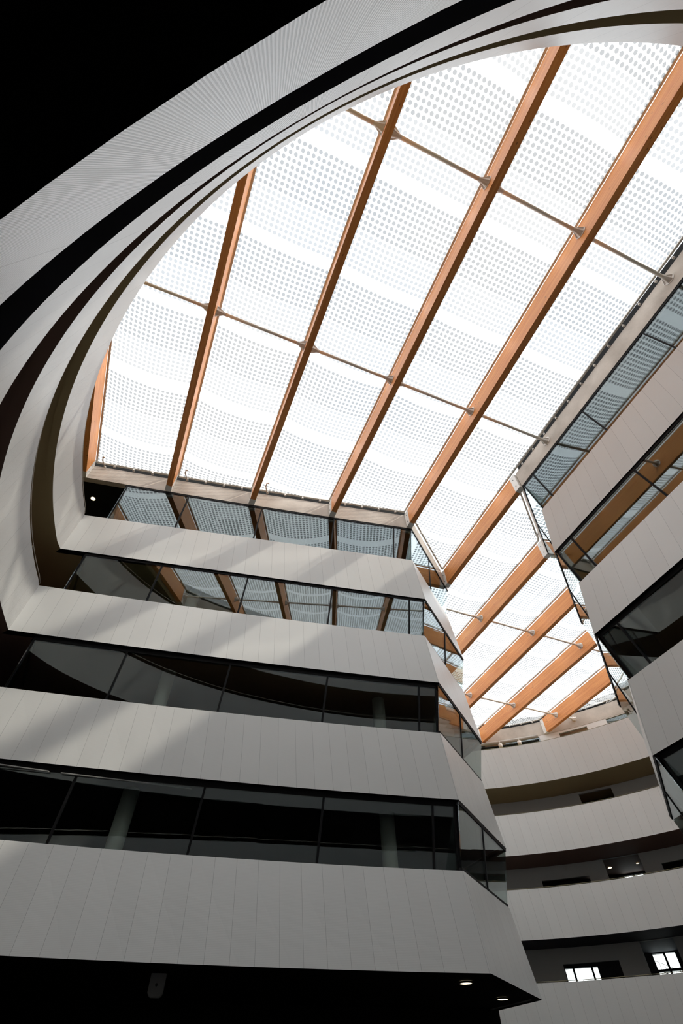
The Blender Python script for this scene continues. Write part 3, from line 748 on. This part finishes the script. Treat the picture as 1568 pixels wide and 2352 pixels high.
# outside stair seen through the window
e = empty('outside_staircase', (*pol(27.6, 62), 4.9), 'dark steel staircase with railings outside the far lower window', 'staircase')
def edge(t, R_=27.8): a = 63.2 - 4.2 * t; return Vector((*pol(R_, a), 6.12 - .95 * t))
m = MB()
m.tube([edge(0) - Vector((0, 0, .42)), edge(1) - Vector((0, 0, .42))], .03, 6); m.build('stringer', M['bolt'], e)
m = MB(); m.tube([edge(0), edge(1)], .014, 6); m.build('handrail', M['bolt'], e)
for q in range(9):
    m = MB(); p = edge(q / 8); m.tube([p, p - Vector((0, 0, .42))], .012, 6); m.build('baluster', M['bolt'], e)
# slim white column beside it
p = pol(22.9, 63.6); e = empty('gallery_column', (*p, ZB[4] + .85), 'slim white round column in the lowest far gallery left of the staircase window', 'column')
m = MB(); m.tube([(*p, ZB[4] + .85), (*p, ZB[3] + .03)], .09, 14); m.build('shaft', M['column'], e, True)
# dark furniture line on the gallery: low black cabinets behind parapet 2
# ------------------------------------------------------------------ interior round columns behind the left block glass
for k in (2, 3, 4):
    for (x, y), lab in (((-6.46, 15.3), 'left'), ((1.34, 17.35), 'right')):
        e = empty('round_column', (x, y, ZB[k] + .85), '%s pale round column behind the %s window strip of the left block' % (lab, tn[k]), 'column', 'round columns inside the left block')
        m = MB(); m.tube([(x, y, ZB[k] + .85), (x, y, ZB[k - 1] + .03)], .24, 20); m.build('shaft', M['column'], e, True)
# curtain rail inside the lowest strip
for x0, x1, lab in ((-11.5, -8.2, 'pale ceiling rail at the left end inside the lowest window strip'), (-7.9, -4.5, 'pale ceiling rail right of the first one inside the lowest window strip')):
    y0 = lambda x: 15.906 + .174 * (x - 3.47) - .008 * (x - 3.47) ** 2 + .75
    e = empty('ceiling_rail', (x0, y0(x0), 6.0), lab, 'rail', 'ceiling rails inside the lowest window strip')
    m = MB(); m.box8([Vector((x, y + dy, z)) for z in (5.95, 5.975) for x, y, dy in ((x0, y0(x0), 0), (x1, y0(x1), 0), (x1, y0(x1), .05), (x0, y0(x0), .05))]); m.build('track', M['speaker'], e)

# ------------------------------------------------------------------ downlights and the grey soffit unit
def downlight(x, y, z, lab, rad=.11, st=None):
    e = empty('downlight', (x, y, z), lab, 'ceiling light', None)
    m = MB(); m.tube([(x, y, z - .012), (x, y, z + .02)], rad, 24); m.build('lens', M['lamp'], e)
    v, f_ = [], []; n = 24
    for rr_, z_ in ((rad, z - .015), (rad + .03, z - .015), (rad + .03, z + .02), (rad, z + .02)):
        v += [(x + rr_ * math.cos(2 * pi * i / n), y + rr_ * math.sin(2 * pi * i / n), z_) for i in range(n)]
    for a in range(4):
        for i in range(n): b_ = (a + 1) % 4; f_.append((a * n + i, a * n + (i + 1) % n, b_ * n + (i + 1) % n, b_ * n + i))
    mesh('trim_ring', v, f_, M['bolt'], e)
downlight(3.05, 17.16, ZB[4], 'left one of the two warm downlights in the black soffit under the left block', .15)
downlight(4.56, 19.98, ZB[4], 'right one of the two warm downlights near the tip of the black soffit', .15)
downlight(-12.3, 13.62, ZC, 'warm downlight beside the left end of the top window strip', .11)
downlight(17.6, 38.27, ZB[2], 'left small downlight in the dark middle far gallery', .13)
downlight(19.14, 37.43, ZB[2], 'right small downlight in the dark middle far gallery', .09)
downlight(17.1, 37.2, ZB[3], 'tiny downlight in the lowest far gallery', .05)
e = empty('wall_speaker', (-4.45, 15.35, 1.9), 'grey rounded unit hanging under the left block black soffit', 'speaker')
ol = [(-.17, .0), (-.17, -.30)] + [(-.17 + .09 - .09 * math.cos(a * pi / 12), -.30 - .09 * math.sin(a * pi / 12)) for a in range(1, 7)] + [(.17 - .09 + .09 * math.sin(a * pi / 12), -.30 - .09 * math.cos(a * pi / 12)) for a in range(0, 7)] + [(.17, .0)]
ux, uy = Vector((.98, .2, 0)), Vector((-.2, .98, 0)); sc = Vector((-4.45, 15.35, ZB[4] + .0))
n_ = len(ol); v = [sc + ux * a + Vector((0, 0, b)) + uy * t for t in (-.1, .1) for a, b in ol]
mesh('housing', v, [tuple(range(n_)), tuple(range(2 * n_ - 1, n_ - 1, -1))] + [(i, i + n_, (i + 1) % n_ + n_, (i + 1) % n_) for i in range(n_)], M['speaker'], e)
m = MB(); q = Vector((-4.43, 15.245, ZB[4] - .2)); nn = Vector((.2, -.98, 0)); m.tube([q, q + nn * .02], .03, 12); m.build('lens', M['bolt'], e)
